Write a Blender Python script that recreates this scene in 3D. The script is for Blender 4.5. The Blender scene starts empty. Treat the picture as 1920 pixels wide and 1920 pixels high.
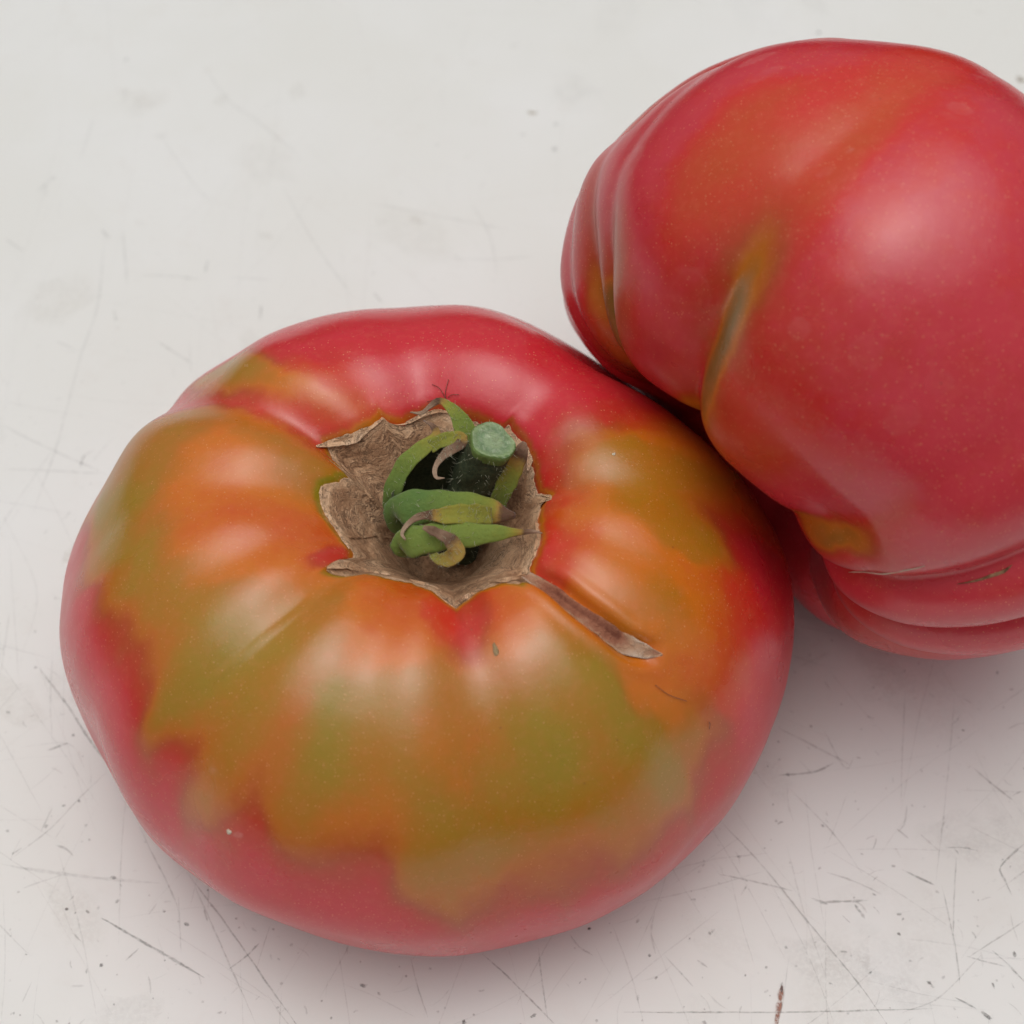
import bpy, bmesh, math, random
import numpy as np
from mathutils import Vector
from mathutils.bvhtree import BVHTree

S = 0.01                                   # the model is measured in centimetres
scene = bpy.context.scene
COL = scene.collection

# ---------------------------------------------------------------- camera
cam_d = bpy.data.cameras.new('camera'); cam = bpy.data.objects.new('camera', cam_d); COL.objects.link(cam)
cam.location = (0.01140, -0.12115, 0.22054)
cam.rotation_euler = (math.radians(90 - 55.0), 0, 0)
cam_d.sensor_width = 36; cam_d.angle = math.radians(34.0)
cam_d.clip_start = 0.005; cam_d.clip_end = 50
cam_d.dof.use_dof = True; cam_d.dof.focus_distance = 0.214; cam_d.dof.aperture_fstop = 24
scene.camera = cam

# ---------------------------------------------------------------- sky, sun, exposure
SUN_AZ, SUN_EL = 150.0, 87.0               # where the bright part of the cloud lies
world = bpy.data.worlds.new('World'); scene.world = world; world.use_nodes = True
wn = world.node_tree; wn.nodes.clear()
sky = wn.nodes.new('ShaderNodeTexSky'); sky.sky_type = 'NISHITA'; sky.sun_disc = False
sky.sun_elevation = math.radians(SUN_EL); sky.sun_rotation = math.radians(90 - SUN_AZ)
sky.air_density = 1.0; sky.dust_density = 6.0; sky.ozone_density = 1.0
hs = wn.nodes.new('ShaderNodeHueSaturation'); hs.inputs['Saturation'].default_value = 0.16
bg = wn.nodes.new('ShaderNodeBackground'); bg.inputs['Strength'].default_value = 0.080
wo = wn.nodes.new('ShaderNodeOutputWorld')
wn.links.new(sky.outputs[0], hs.inputs['Color']); wn.links.new(hs.outputs[0], bg.inputs['Color']); wn.links.new(bg.outputs[0], wo.inputs['Surface'])
sun_d = bpy.data.lights.new('sun', 'SUN'); sun_d.energy = 1.02; sun_d.angle = math.radians(66); sun_d.color = (1, .985, .96)
sun = bpy.data.objects.new('sun', sun_d); COL.objects.link(sun)
_a, _e = math.radians(SUN_AZ), math.radians(SUN_EL)
sun.rotation_euler = Vector((math.cos(_a) * math.cos(_e), math.sin(_a) * math.cos(_e), math.sin(_e))).to_track_quat('Z', 'Y').to_euler()
sun.location = (0, 0, 1)
vs = scene.view_settings; vs.view_transform = 'Standard'; vs.look = 'None'; vs.exposure = 0.0; vs.gamma = 1.0; vs.use_curve_mapping = False

# ---------------------------------------------------------------- geometry core (centimetres)
ELEV = math.radians(55.0); HALF = math.radians(17.0); FPX = 960 / math.tan(HALF)
CAM = np.array([1.140, -12.115, 22.054])
FWD = np.array([0, math.cos(ELEV), -math.sin(ELEV)]); UP = np.array([0, math.sin(ELEV), math.cos(ELEV)]); RT = np.array([1.0, 0, 0])

def project(P):
    d = P - CAM; z = d @ FWD
    return np.stack([960 + FPX * (d @ RT) / z, 960 - FPX * (d @ UP) / z, z], -1)

def at(x, y, z):
    """Survey point: where the sight line of a photo pixel meets height z."""
    d = FWD + RT * (x - 960) / FPX - UP * (y - 960) / FPX
    return CAM + d * (z - CAM[2]) / d[2]

def catmull(P, n):
    P = np.asarray(P, float); dim = P.shape[1]
    d = np.r_[0, np.cumsum(np.sqrt(np.linalg.norm(np.diff(P, axis=0), axis=1)))]
    Q = np.vstack([2 * P[0] - P[1], P, 2 * P[-1] - P[-2]]); k = np.r_[-d[1], d, 2 * d[-1] - d[-2]]
    m = np.array([(Q[i + 2] - Q[i]) / (k[i + 2] - k[i]) for i in range(len(P))])
    L = np.linspace(0, d[-1], 1500); j = np.clip(np.searchsorted(d, L, side='right') - 1, 0, len(P) - 2)
    h = (d[j + 1] - d[j])[:, None]; t = (L - d[j])[:, None] / h
    C = (2*t**3 - 3*t**2 + 1) * P[j] + (t**3 - 2*t**2 + t) * h * m[j] + (-2*t**3 + 3*t**2) * P[j+1] + (t**3 - t**2) * h * m[j+1]
    s = np.r_[0, np.cumsum(np.linalg.norm(np.diff(C, axis=0), axis=1))]
    u = np.linspace(0, s[-1], n)
    return np.stack([np.interp(u, s, C[:, i]) for i in range(dim)], 1), u / s[-1]

def adist(a, b): return (a - b + np.pi) % (2 * np.pi) - np.pi
def sstep(a, b, x):
    x = np.clip((x - a) / (b - a), 0, 1); return x * x * (3 - 2 * x)

def warp(P, c, K):
    """Gentle swellings of a fruit: rows are direction x,y,z, amount, angular width."""
    d = P - c; u = d / (np.linalg.norm(d, axis=-1, keepdims=True) + 1e-9); s = np.ones(P.shape[:-1])
    for k in K: s += k[3] * np.exp((u @ np.array(k[:3]) - 1) / k[4] ** 2)
    return c + d * s[..., None]

def grid_normals(P):
    du = np.roll(P, -1, 1) - np.roll(P, 1, 1); dv = np.gradient(P, axis=0)
    n = np.cross(dv, du); return n / (np.linalg.norm(n, axis=-1, keepdims=True) + 1e-12)

def pick(P, px, N=None):
    """Indices of the surface points seen at photo pixels."""
    q = project(P); N = grid_normals(P) if N is None else N
    face = ((P - CAM) * N).sum(-1) < 0; out = []
    for p in px:
        d = np.hypot(q[..., 0] - p[0], q[..., 1] - p[1]) + np.where(face, 0, 1e4)
        m = d < d.min() + 4
        out.append(np.unravel_index(np.argmin(np.where(m, q[..., 2] + 0.02 * d, 1e9)), d.shape))
    return out

def fbm(P, scale, seed=0, octaves=3):
    """Cheap smooth pseudo-noise from rotated sines, about -1..1."""
    r = np.random.RandomState(seed); out = np.zeros(P.shape[:-1]); amp = 1.0; tot = 0
    for o in range(octaves):
        for k in range(4):
            v = r.normal(size=3); v = v / np.linalg.norm(v) * scale * (0.7 + 0.6 * r.rand()); ph = r.rand() * 6.28
            w = r.normal(size=3); w = w / np.linalg.norm(w) * scale * 0.6
            out += amp * np.sin(P @ v + ph + 1.3 * np.sin(P @ w + ph * 2)); 
        tot += amp * 2.2; amp *= 0.55; scale *= 2.03
    return out / tot

# ---- the fruit standing stem up
PROF1 = [(0,3.95),(.28,3.98),(.50,4.25),(.70,4.72),(.98,5.18),(1.32,5.64),(1.72,5.99),(2.3,6.18),(3.0,6.05),(3.75,5.55),(4.4,4.72),(4.85,3.6),(5,2.7),(4.82,1.6),(4.2,.7),(3.3,.2),(2.2,.0),(1.,.06),(0,.12)]
# crease angle, depth, half width in degrees
CREASE1 = [(147,.34,10),(96,.16,13),(46,.18,13),(1,.16,11),(317,.24,9),(285,.30,11),(231,.20,9),(181,.16,11),(259,.13,9),(208,.08,8),(22,.07,9),(118,.08,9),(338,.08,8),(300,.06,6)]
C1 = np.array([0, 0, 2.4])
def body1(nt, nphi, K=()):
    prof, t = catmull(PROF1, nt); ph = np.arange(nphi) * 2 * np.pi / nphi
    T = t[:, None]; R = prof[:, :1] * np.ones(nphi); Z = prof[:, 1:] * np.ones(nphi)
    dep = np.zeros(nphi)
    for a, d, w in CREASE1:
        x = adist(ph, math.radians(a)); w = math.radians(w)
        dep += d * (.55 * np.exp(-(x / w) ** 2) + .45 * np.exp(-(np.sqrt(x * x + (.8 * w) ** 2) - .8 * w) / (.7 * w)))
    dep = dep - dep.mean()
    wz = sstep(.10, .18, T) * (1 - sstep(.2, .44, T)); wr = sstep(.18, .34, T) * (1 - sstep(.36, .78, T))
    Z = Z - dep * wz * 1.15; R = R * (1 - .30 * dep * wr)
    w_top = 1 - sstep(.10, .30, T)
    P = np.stack([R * np.cos(ph) + .22 * w_top, .955 * R * np.sin(ph) + .08 * w_top, .86 * Z], -1)
    return warp(P, C1, K), t, ph

# ---- the ribbed fruit lying on its side, stem end towards the first
PROF2 = [(0,1.35),(.45,1.45),(1.0,2.05),(1.5,2.75),(2.05,3.22),(2.7,3.25),(3.4,2.85),(4.1,2.0),(4.5,.9),(4.6,-.2),(4.4,-1.4),(3.85,-2.4),(2.9,-3.1),(1.7,-3.4),(.7,-3.3),(0,-3.2)]
AZ2, TL2 = math.radians(218), math.radians(-20)
A2 = np.array([math.cos(AZ2) * math.cos(TL2), math.sin(AZ2) * math.cos(TL2), math.sin(TL2)])
U2 = np.cross([0, 0, 1.0], A2); U2 /= np.linalg.norm(U2); V2 = np.cross(A2, U2); M2 = np.stack([U2, V2, A2])
C2 = np.array([6.07, 2.78, 4.58])
# angle, depth, half width, how far along the side it runs (t where it fades)
CREASE2 = [(92,.15,6.5,.50),(125,.10,4.5,.42),(136,.13,5.5,.43),(24,.13,5,.66),(3,.15,5,.7),(76,-.034,13,1.3),(46,.115,9,.31),(-18,.12,8,.7),(-50,.14,8,.7),(-85,.12,8,.7),(-120,.14,8,.7),(-155,.12,8,.7),(168,.12,8,.7),(150,.06,6,.7),(108,.02,12,.9)]
def body2(nt, nphi, K=()):
    prof, t = catmull(PROF2, nt); ph = np.arange(nphi) * 2 * np.pi / nphi
    T = t[:, None]; R = prof[:, :1] * np.ones(nphi); Z = prof[:, 1:] * np.ones(nphi)
    R = R * 1.03
    for a, d, w, f in CREASE2:
        x = adist(ph, math.radians(a)); w = math.radians(w)
        v = np.exp(-(np.sqrt(x * x + (.3 * w) ** 2) - .3 * w) / w)
        if d < 0: v = np.exp(-(x / w) ** 2)
        v = v - .035
        R = R * (1 - d * v * sstep(.08, .2, T) * (1 - .85 * sstep(.28, f, T)))
        Z = Z - 2.2 * d * v * sstep(.06, .15, T) * (1 - sstep(.22, .42, T))
    P = np.stack([R * np.cos(ph), R * np.sin(ph), .85 * Z], -1) @ M2
    return warp(P + C2, C2, K), t, ph

def push_out(P, P1, gap=.03, soft=.12):
    """Keep the lying fruit clear of the standing one: both are round about C1, so compare distances from it."""
    d = P1 - C1; r = np.linalg.norm(d, axis=-1); th = np.arccos(np.clip(d[..., 2] / r, -1, 1)); ph = np.arctan2(d[..., 1], d[..., 0])
    nb, na = 90, 180; G = np.zeros((nb, na))
    np.maximum.at(G, (np.clip((th / np.pi * nb).astype(int), 0, nb - 1), ((ph + np.pi) / (2 * np.pi) * na).astype(int) % na), r)
    G = np.where(G > 0, G, G.max(axis=1, keepdims=True))
    e = P - C1; s = np.linalg.norm(e, axis=-1); a = np.arccos(np.clip(e[..., 2] / s, -1, 1)) / np.pi * nb - .5; b = (np.arctan2(e[..., 1], e[..., 0]) + np.pi) / (2 * np.pi) * na - .5
    i = np.clip(np.floor(a).astype(int), 0, nb - 2); j = np.floor(b).astype(int); fa = np.clip(a - i, 0, 1); fb = b - j
    g = lambda i_, j_: G[i_, j_ % na]
    rad = (g(i, j) * (1 - fb) + g(i, j + 1) * fb) * (1 - fa) + (g(i + 1, j) * (1 - fb) + g(i + 1, j + 1) * fb) * fa
    lim = rad + gap; x = (s - lim) / soft
    s2 = lim + soft * np.where(x > 20, x, np.log1p(np.exp(np.clip(x, -60, 20))))
    s2 = np.where(s > lim + 1.0, s, s2)
    return C1 + e * (s2 / s)[..., None]

K1 = [[0.6612, 0.6211, -0.4208, -0.09, 0.42], [0.9888, -0.1327, 0.0683, -0.0064, 0.14], [0.9763, -0.2153, 0.0205, -0.0183, 0.14], [0.9499, -0.3124, -0.0113, 0.0051, 0.14], [0.9056, -0.4218, -0.0435, -0.0047, 0.14], [0.8537, -0.5094, -0.1082, -0.0214, 0.14], [0.7891, -0.5888, -0.1751, 0.0198, 0.14], [0.6662, -0.7318, -0.1436, 0.0008, 0.14], [0.6115, -0.775, -0.1596, -0.0124, 0.14], [0.5092, -0.8422, -0.1773, 0.0009, 0.14], [0.4144, -0.8889, -0.1954, -0.002, 0.14], [0.3134, -0.9212, -0.2305, -0.002, 0.14], [0.1598, -0.9637, -0.2138, 0.0096, 0.14], [0.0537, -0.9792, -0.1956, -0.0114, 0.14], [-0.0537, -0.9793, -0.1952, -0.0121, 0.14], [-0.1605, -0.9675, -0.1956, 0.0001, 0.14], [-0.283, -0.9425, -0.178, -0.0097, 0.14], [-0.3846, -0.9091, -0.1601, -0.0199, 0.14], [-0.4955, -0.8538, -0.1598, -0.0138, 0.14], [-0.5565, -0.8183, -0.1439, -0.0066, 0.14], [-0.6914, -0.7081, -0.1433, 0.0001, 0.14], [-0.7661, -0.636, -0.0925, -0.0115, 0.14], [-0.831, -0.5557, -0.0275, -0.0256, 0.14], [-0.8916, -0.4528, 0.0047, -0.0283, 0.14], [-0.9444, -0.3283, 0.0205, -0.0144, 0.14], [-0.9632, -0.2638, 0.0521, -0.0097, 0.14], [-0.9838, -0.1488, 0.1003, -0.0015, 0.14], [-0.9929, -0.0166, 0.1176, 0.0139, 0.14], [-0.9726, 0.1471, 0.1798, 0.0052, 0.14], [-0.951, 0.2097, 0.227, -0.014, 0.14], [-0.8968, 0.2618, 0.3566, -0.0388, 0.14], [-0.8374, 0.3561, 0.4146, 0.037, 0.14], [-0.7467, 0.5984, 0.2904, 0.0434, 0.14], [-0.6524, 0.6452, 0.3976, -0.0542, 0.14], [-0.5892, 0.6948, 0.4124, -0.0059, 0.14], [-0.4799, 0.7628, 0.4334, 0.0162, 0.14], [-0.3622, 0.815, 0.4523, -0.0211, 0.14], [-0.2359, 0.8406, 0.4876, -0.0023, 0.14], [-0.0642, 0.8774, 0.4754, -0.0078, 0.14], [0.0797, 0.8701, 0.4864, -0.0136, 0.14], [0.208, 0.8602, 0.4656, -0.0036, 0.14], [0.3304, 0.8221, 0.4637, -0.019, 0.14], [0.421, 0.7891, 0.4474, -0.0511, 0.14], [0.5372, 0.7327, 0.4179, -0.0855, 0.14], [0.6829, 0.5872, 0.4346, -0.0369, 0.14], [0.7691, 0.5143, 0.3794, -0.0444, 0.14], [0.8474, 0.4303, 0.3111, -0.0134, 0.14], [0.9074, 0.3154, 0.2779, -0.0096, 0.14], [0.9539, 0.2271, 0.1962, -0.0046, 0.14], [0.982, 0.1485, 0.1165, 0.0017, 0.14], [0.9975, 0.0166, 0.0692, 0.0288, 0.14]]
K2 = [[-0.5791, 0.4366, -0.6885, 0.1, 0.28], [-0.9261, 0.3005, -0.2283, -0.0615, 0.14], [-0.9143, 0.3624, -0.181, 0.0945, 0.14], [-0.9731, 0.2028, 0.1092, 0.0391, 0.14], [-0.9535, 0.2566, 0.1579, -0.002, 0.14], [-0.9296, 0.3145, 0.1924, -0.0082, 0.14], [-0.9016, 0.3695, 0.2251, 0.0112, 0.14], [-0.8694, 0.286, 0.4029, 0.0023, 0.14], [-0.8323, 0.3241, 0.4497, 0.0111, 0.14], [-0.7952, 0.3694, 0.4807, 0.0075, 0.14], [-0.7552, 0.4125, 0.5094, -0.0072, 0.14], [-0.7039, 0.4745, 0.5286, -0.0272, 0.14], [-0.6784, 0.4829, 0.5537, -0.0282, 0.14], [-0.6307, 0.5202, 0.5758, -0.0196, 0.14], [-0.5803, 0.5555, 0.5956, -0.0082, 0.14], [-0.5243, 0.5775, 0.6258, -0.0141, 0.14], [-0.4654, 0.5975, 0.653, -0.0401, 0.14], [-0.4033, 0.6155, 0.6771, -0.063, 0.14], [-0.3567, 0.5299, 0.7694, -0.025, 0.14], [-0.2906, 0.5465, 0.7854, -0.0212, 0.14], [-0.2265, 0.5734, 0.7874, -0.0035, 0.14], [-0.18, 0.4657, 0.8664, -0.0191, 0.14], [-0.121, 0.4626, 0.8782, -0.017, 0.14], [-0.0645, 0.4286, 0.9012, -0.0145, 0.14], [-0.0142, 0.3762, 0.9264, -0.0056, 0.14], [0.0389, 0.3248, 0.945, 0.0024, 0.14], [0.0935, 0.3074, 0.947, 0.0019, 0.14], [0.1415, 0.2712, 0.9521, 0.0064, 0.14], [0.1912, 0.2374, 0.9524, 0.0099, 0.14], [0.2322, 0.1814, 0.9556, 0.0107, 0.14], [0.4227, -0.7407, -0.5222, -0.0029, 0.14], [0.36, -0.7647, -0.5345, -0.0033, 0.14], [0.3103, -0.7525, -0.5809, -0.0182, 0.14], [0.2429, -0.7717, -0.5877, 0.0013, 0.14], [0.1728, -0.7963, -0.5797, 0.0147, 0.14], [0.113, -0.7712, -0.6265, 0.0009, 0.14], [0.0394, -0.7896, -0.6124, -0.0287, 0.14], [-0.0249, -0.7703, -0.6372, -0.0114, 0.14], [-0.0878, -0.7578, -0.6465, 0.0375, 0.14], [-0.0843, -0.5171, -0.8518, 0.0745, 0.14], [-0.1523, -0.5045, -0.8499, -0.0587, 0.14]]

# ---------------------------------------------------------------- helpers
def new_obj(name, verts, faces, mat, parent=None, smooth=True, attrs=None, origin=(0, 0, 0), label=None):
    me = bpy.data.meshes.new(name)
    v = (np.asarray(verts, float) - np.asarray(origin)) * S
    me.from_pydata(v.tolist(), [], [tuple(int(i) for i in f) for f in faces]); me.update()
    if smooth: me.polygons.foreach_set('use_smooth', np.ones(len(me.polygons), bool))
    for k, a in (attrs or {}).items():
        a = np.asarray(a, np.float32)
        if a.ndim == 2 and a.shape[1] == 3:
            at_ = me.attributes.new(k, 'FLOAT_VECTOR', 'POINT'); at_.data.foreach_set('vector', a.ravel())
        elif a.ndim == 2:
            at_ = me.attributes.new(k, 'FLOAT_COLOR', 'POINT'); at_.data.foreach_set('color', a.ravel())
        else:
            at_ = me.attributes.new(k, 'FLOAT', 'POINT'); at_.data.foreach_set('value', a)
    me.materials.append(mat)
    o = bpy.data.objects.new(name, me); COL.objects.link(o)
    if parent is not None: o.parent = parent
    if label: o['label'] = label
    return o

def grid_faces(nt, nphi, wrap=True):
    i = np.arange(nt - 1)[:, None]; j = np.arange(nphi if wrap else nphi - 1)[None, :]
    a = i * nphi + j; b = i * nphi + (j + 1) % nphi
    return np.stack([a, b, b + nphi, a + nphi], -1).reshape(-1, 4)

class N:
    """Small node-tree writer."""
    def __init__(s, name):
        s.m = bpy.data.materials.new(name); s.m.use_nodes = True; s.t = s.m.node_tree; s.t.nodes.clear()
        s.out = s.t.nodes.new('ShaderNodeOutputMaterial')
    def n(s, kind, **kw):
        nd = s.t.nodes.new('ShaderNode' + kind)
        for k, v in kw.items():
            if k in nd.inputs: s.set(nd.inputs[k], v)
            else: setattr(nd, k, v)
        return nd
    def set(s, sock, v):
        if isinstance(v, bpy.types.NodeSocket): s.t.links.new(v, sock)
        else: sock.default_value = v
    def math(s, op, a, b=0.0, c=None, clamp=False):
        nd = s.t.nodes.new('ShaderNodeMath'); nd.operation = op; nd.use_clamp = clamp
        s.set(nd.inputs[0], a); s.set(nd.inputs[1], b)
        if c is not None: s.set(nd.inputs[2], c)
        return nd.outputs[0]
    def rng(s, v, a, b, c=0.0, d=1.0, smooth=True):
        nd = s.t.nodes.new('ShaderNodeMapRange'); nd.interpolation_type = 'SMOOTHSTEP' if smooth else 'LINEAR'
        for k, x in zip(('Value', 'From Min', 'From Max', 'To Min', 'To Max'), (v, a, b, c, d)): s.set(nd.inputs[k], x)
        return nd.outputs['Result']
    def mix(s, f, a, b, blend='MIX'):
        nd = s.t.nodes.new('ShaderNodeMix'); nd.data_type = 'RGBA'; nd.blend_type = blend; nd.clamp_factor = True
        s.set(nd.inputs[0], f); s.set(nd.inputs[6], a); s.set(nd.inputs[7], b); return nd.outputs[2]
    def ramp(s, f, stops):
        nd = s.t.nodes.new('ShaderNodeValToRGB'); cr = nd.color_ramp; cr.interpolation = 'LINEAR'
        while len(cr.elements) < len(stops): cr.elements.new(0.5)
        for e, (p, c) in zip(cr.elements, stops): e.position = p; e.color = (*c, 1)
        s.set(nd.inputs[0], f); return nd.outputs[0]
    def noise(s, scale, detail=3.0, rough=.55, vec=None, dist=0.0):
        nd = s.n('TexNoise', Scale=scale, Detail=detail, Roughness=rough, Distortion=dist)
        s.set(nd.inputs['Vector'], vec if vec is not None else s.obj()); return nd.outputs[0]
    def obj(s):
        if not hasattr(s, 'tc'): s.tc = s.t.nodes.new('ShaderNodeTexCoord')
        return s.tc.outputs['Object']
    def attr(s, name, out='Fac'):
        nd = s.t.nodes.new('ShaderNodeAttribute'); nd.attribute_name = name; return nd.outputs[out]
    def bump(s, h, strength, dist):
        nd = s.n('Bump', Height=h, Strength=strength, Distance=dist); return nd.outputs[0]
    def principled(s, **kw):
        b = s.t.nodes.new('ShaderNodeBsdfPrincipled')
        for k, v in kw.items(): s.set(b.inputs[k.replace('_', ' ')], v)
        s.t.links.new(b.outputs[0], s.out.inputs['Surface']); return b

# ---------------------------------------------------------------- materials
def skin_material(name, red, seed, olive=(.290, .220, .011), ochre=(.375, .185, .010)):
    k = N(name); o = k.obj()
    mp = k.n('Mapping', Vector=o); mp.inputs['Location'].default_value = (seed, seed * .7, seed * .3); v = mp.outputs[0]
    ripe = k.attr('ripe')
    wob = k.noise(170, 4, .6, v); wob2 = k.noise(620, 3, .6, v)
    r = k.math('ADD', ripe, k.math('ADD', k.math('MULTIPLY', k.math('SUBTRACT', wob, .5), .22), k.math('MULTIPLY', k.math('SUBTRACT', wob2, .5), .10)), clamp=True)
    base = k.ramp(r, [(0.0, (.265, .205, .010)), (.22, (.390, .165, .009)), (.46, (.620, .158, .008)), (.68, (.590, .066, .010)), (.90, (.640, .024, .016)), (1.0, red)])
    warm = k.math('ADD', k.attr('warm'), k.math('MULTIPLY', k.math('SUBTRACT', wob, .5), .5), clamp=True)
    brown = k.ramp(r, [(0.0, olive), (.22, ochre), (.46, (.490, .138, .010)), (.68, (.440, .066, .013)), (.88, (.540, .028, .018)), (1.0, red)])
    base = k.mix(k.math('MULTIPLY', warm, .95), brown, base)
    mott = k.noise(900, 3, .6, v)
    base = k.mix(k.rng(mott, .45, .8, 0, .10), base, (.80, .22, .12, 1), 'MIX')
    # pale pin-prick lenticels, thinning out in places
    dens = k.noise(90, 2, .5, v)
    vo = k.n('TexVoronoi', Scale=2100.0, Randomness=1.0); k.set(vo.inputs['Vector'], v)
    keep = k.math('GREATER_THAN', k.math('ADD', k.n('SeparateColor', Color=vo.outputs['Color']).outputs[0], k.math('MULTIPLY', dens, 1.5)), 1.02)
    size = k.math('MULTIPLY_ADD', k.n('SeparateColor', Color=vo.outputs['Color']).outputs[1], .15, .15)
    dot = k.math('MULTIPLY', k.rng(vo.outputs['Distance'], 0.0, size, 1, 0), keep)
    base = k.mix(k.math('MULTIPLY', dot, .55), base, (.90, .42, .20, 1))
    vo2 = k.n('TexVoronoi', Scale=330.0, Randomness=1.0); k.set(vo2.inputs['Vector'], v)
    keep2 = k.math('GREATER_THAN', k.n('SeparateColor', Color=vo2.outputs['Color']).outputs[2], .80)
    dot2 = k.math('MULTIPLY', k.rng(vo2.outputs['Distance'], .02, .075, 1, 0), keep2)
    base = k.mix(k.math('MULTIPLY', dot2, .35), base, (.16, .03, .02, 1))
    res = k.attr('residue_sheen')
    base = k.mix(k.math('MULTIPLY', res, .55), base, (.80, .52, .46, 1))
    # waxy bloom: a slightly hazy skin, uneven
    hz = k.noise(55, 4, .62, v)
    rough = k.math('ADD', k.rng(hz, .3, .7, .24, .35), k.math('MULTIPLY', res, .18))
    fine = k.noise(2600, 3, .7, v); mid = k.noise(420, 3, .55, v)
    h = k.math('ADD', k.math('ADD', k.math('MULTIPLY', fine, .35), mid), k.math('MULTIPLY', dot, .5))
    k.principled(Base_Color=base, Roughness=rough, Specular_IOR_Level=.68, Normal=k.bump(h, .11, .0004))
    return k.m

def cork_material():
    k = N('cork'); v = k.obj(); u = k.attr('cork_uv', 'Vector')
    a = k.attr('tone'); big = k.noise(230, 4, .65, v, .6); fib = k.noise(1500, 5, .7, v, 1.2)
    ring = k.noise(2.2, 5, .68, u, .7); ring2 = k.noise(5.5, 4, .7, u, .4)
    f = k.math('ADD', k.math('ADD', k.math('MULTIPLY', big, .55), k.math('MULTIPLY_ADD', fib, .45, k.math('MULTIPLY', ring, .55))), k.math('SUBTRACT', a, .83), clamp=True)
    base = k.ramp(f, [(.05, (.17, .080, .040)), (.28, (.43, .240, .130)), (.50, (.64, .405, .240)), (.78, (.74, .52, .345)), (1.0, (.86, .70, .54))])
    l1 = k.rng(k.math('ABSOLUTE', k.math('SUBTRACT', ring, .5)), .0, .035, 1, 0)
    l2 = k.rng(k.math('ABSOLUTE', k.math('SUBTRACT', k.noise(330, 4, .7, v, 1.0), .5)), .0, .022, 1, 0)
    line = k.math('MAXIMUM', k.math('MULTIPLY', l1, k.rng(big, .40, .6)), k.math('MULTIPLY', l2, k.rng(fib, .40, .6)))
    base = k.mix(k.math('MULTIPLY', line, .75), base, (.085, .04, .022, 1))
    h = k.math('SUBTRACT', k.math('ADD', k.math('MULTIPLY_ADD', fib, .6, big), k.math('ADD', ring, k.math('MULTIPLY', ring2, .5))), k.math('MULTIPLY', line, .9))
    k.principled(Base_Color=base, Roughness=.80, Specular_IOR_Level=.25, Normal=k.bump(h, .55, .0007))
    return k.m

def crack_material():
    k = N('healed_crack'); v = k.obj(); a = k.attr('tone'); u = k.attr('along')
    big = k.noise(320, 4, .7, v, .5); fib = k.noise(1500, 4, .7, v, .8)
    f = k.math('ADD', k.math('MULTIPLY_ADD', big, .5, k.math('MULTIPLY', fib, .4)), k.math('SUBTRACT', a, .5), clamp=True)
    base = k.ramp(f, [(.08, (.17, .050, .026)), (.36, (.33, .130, .072)), (.58, (.46, .27, .165)), (.92, (.68, .54, .42))])
    k.principled(Base_Color=base, Roughness=.62, Specular_IOR_Level=.3, Normal=k.bump(k.math('MULTIPLY_ADD', fib, .8, big), .8, .0006))
    return k.m

def leaf_material():
    k = N('sepal_green'); v = k.obj(); a = k.attr('age'); g = k.noise(330, 4, .6, v); f = k.noise(1900, 4, .7, v)
    r = k.math('ADD', a, k.math('ADD', k.math('MULTIPLY', k.math('SUBTRACT', g, .5), .22), k.math('MULTIPLY', k.math('SUBTRACT', f, .5), .18)), clamp=True)
    base = k.ramp(r, [(0.0, (.100, .180, .040)), (.28, (.185, .240, .040)), (.48, (.27, .25, .035)), (.62, (.33, .20, .045)), (.74, (.115, .058, .034)), (.88, (.22, .130, .082)), (1.0, (.34, .23, .155))])
    u = k.attr('across'); vein = k.math('MULTIPLY', k.math('SINE', k.math('MULTIPLY', u, 8.0)), .5)
    base = k.mix(k.rng(vein, .2, .5, 0, .04), base, (.30, .36, .14, 1))
    k.principled(Base_Color=base, Roughness=.72, Specular_IOR_Level=.25, Normal=k.bump(k.math('ADD', k.math('ADD', f, k.math('MULTIPLY', vein, .12)), g), .45, .0004), Sheen_Weight=.25, Sheen_Roughness=.4)
    return k.m

def simple(name, c1, c2, scale, rough=.6, bump=.3, dist=.0003, spec=.3):
    k = N(name); f = k.noise(scale, 4, .65); g = k.noise(scale * 5, 3, .65)
    base = k.mix(k.rng(k.math('MULTIPLY_ADD', g, .5, k.math('MULTIPLY', f, .5)), .3, .7), (*c1, 1), (*c2, 1))
    k.principled(Base_Color=base, Roughness=rough, Specular_IOR_Level=spec, Normal=k.bump(k.math('ADD', f, g), bump, dist)); return k.m

def cut_material():
    k = N('cut_stem_pith'); v = k.obj(); r = k.attr('radius'); f = k.noise(1500, 5, .75, v, .5); g = k.noise(420, 3, .6, v)
    x = k.math('ADD', r, k.math('MULTIPLY', k.math('SUBTRACT', g, .5), .5))
    base = k.ramp(x, [(.0, (.34, .46, .25)), (.35, (.33, .45, .24)), (.55, (.20, .31, .16)), (.80, (.24, .36, .17)), (.95, (.33, .46, .21)), (1.0, (.12, .22, .06))])
    base = k.mix(k.rng(f, .42, .7, 0, .7), base, (.50, .60, .40, 1))
    k.principled(Base_Color=base, Roughness=.5, Specular_IOR_Level=.4, Normal=k.bump(f, .9, .0005)); return k.m

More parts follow.
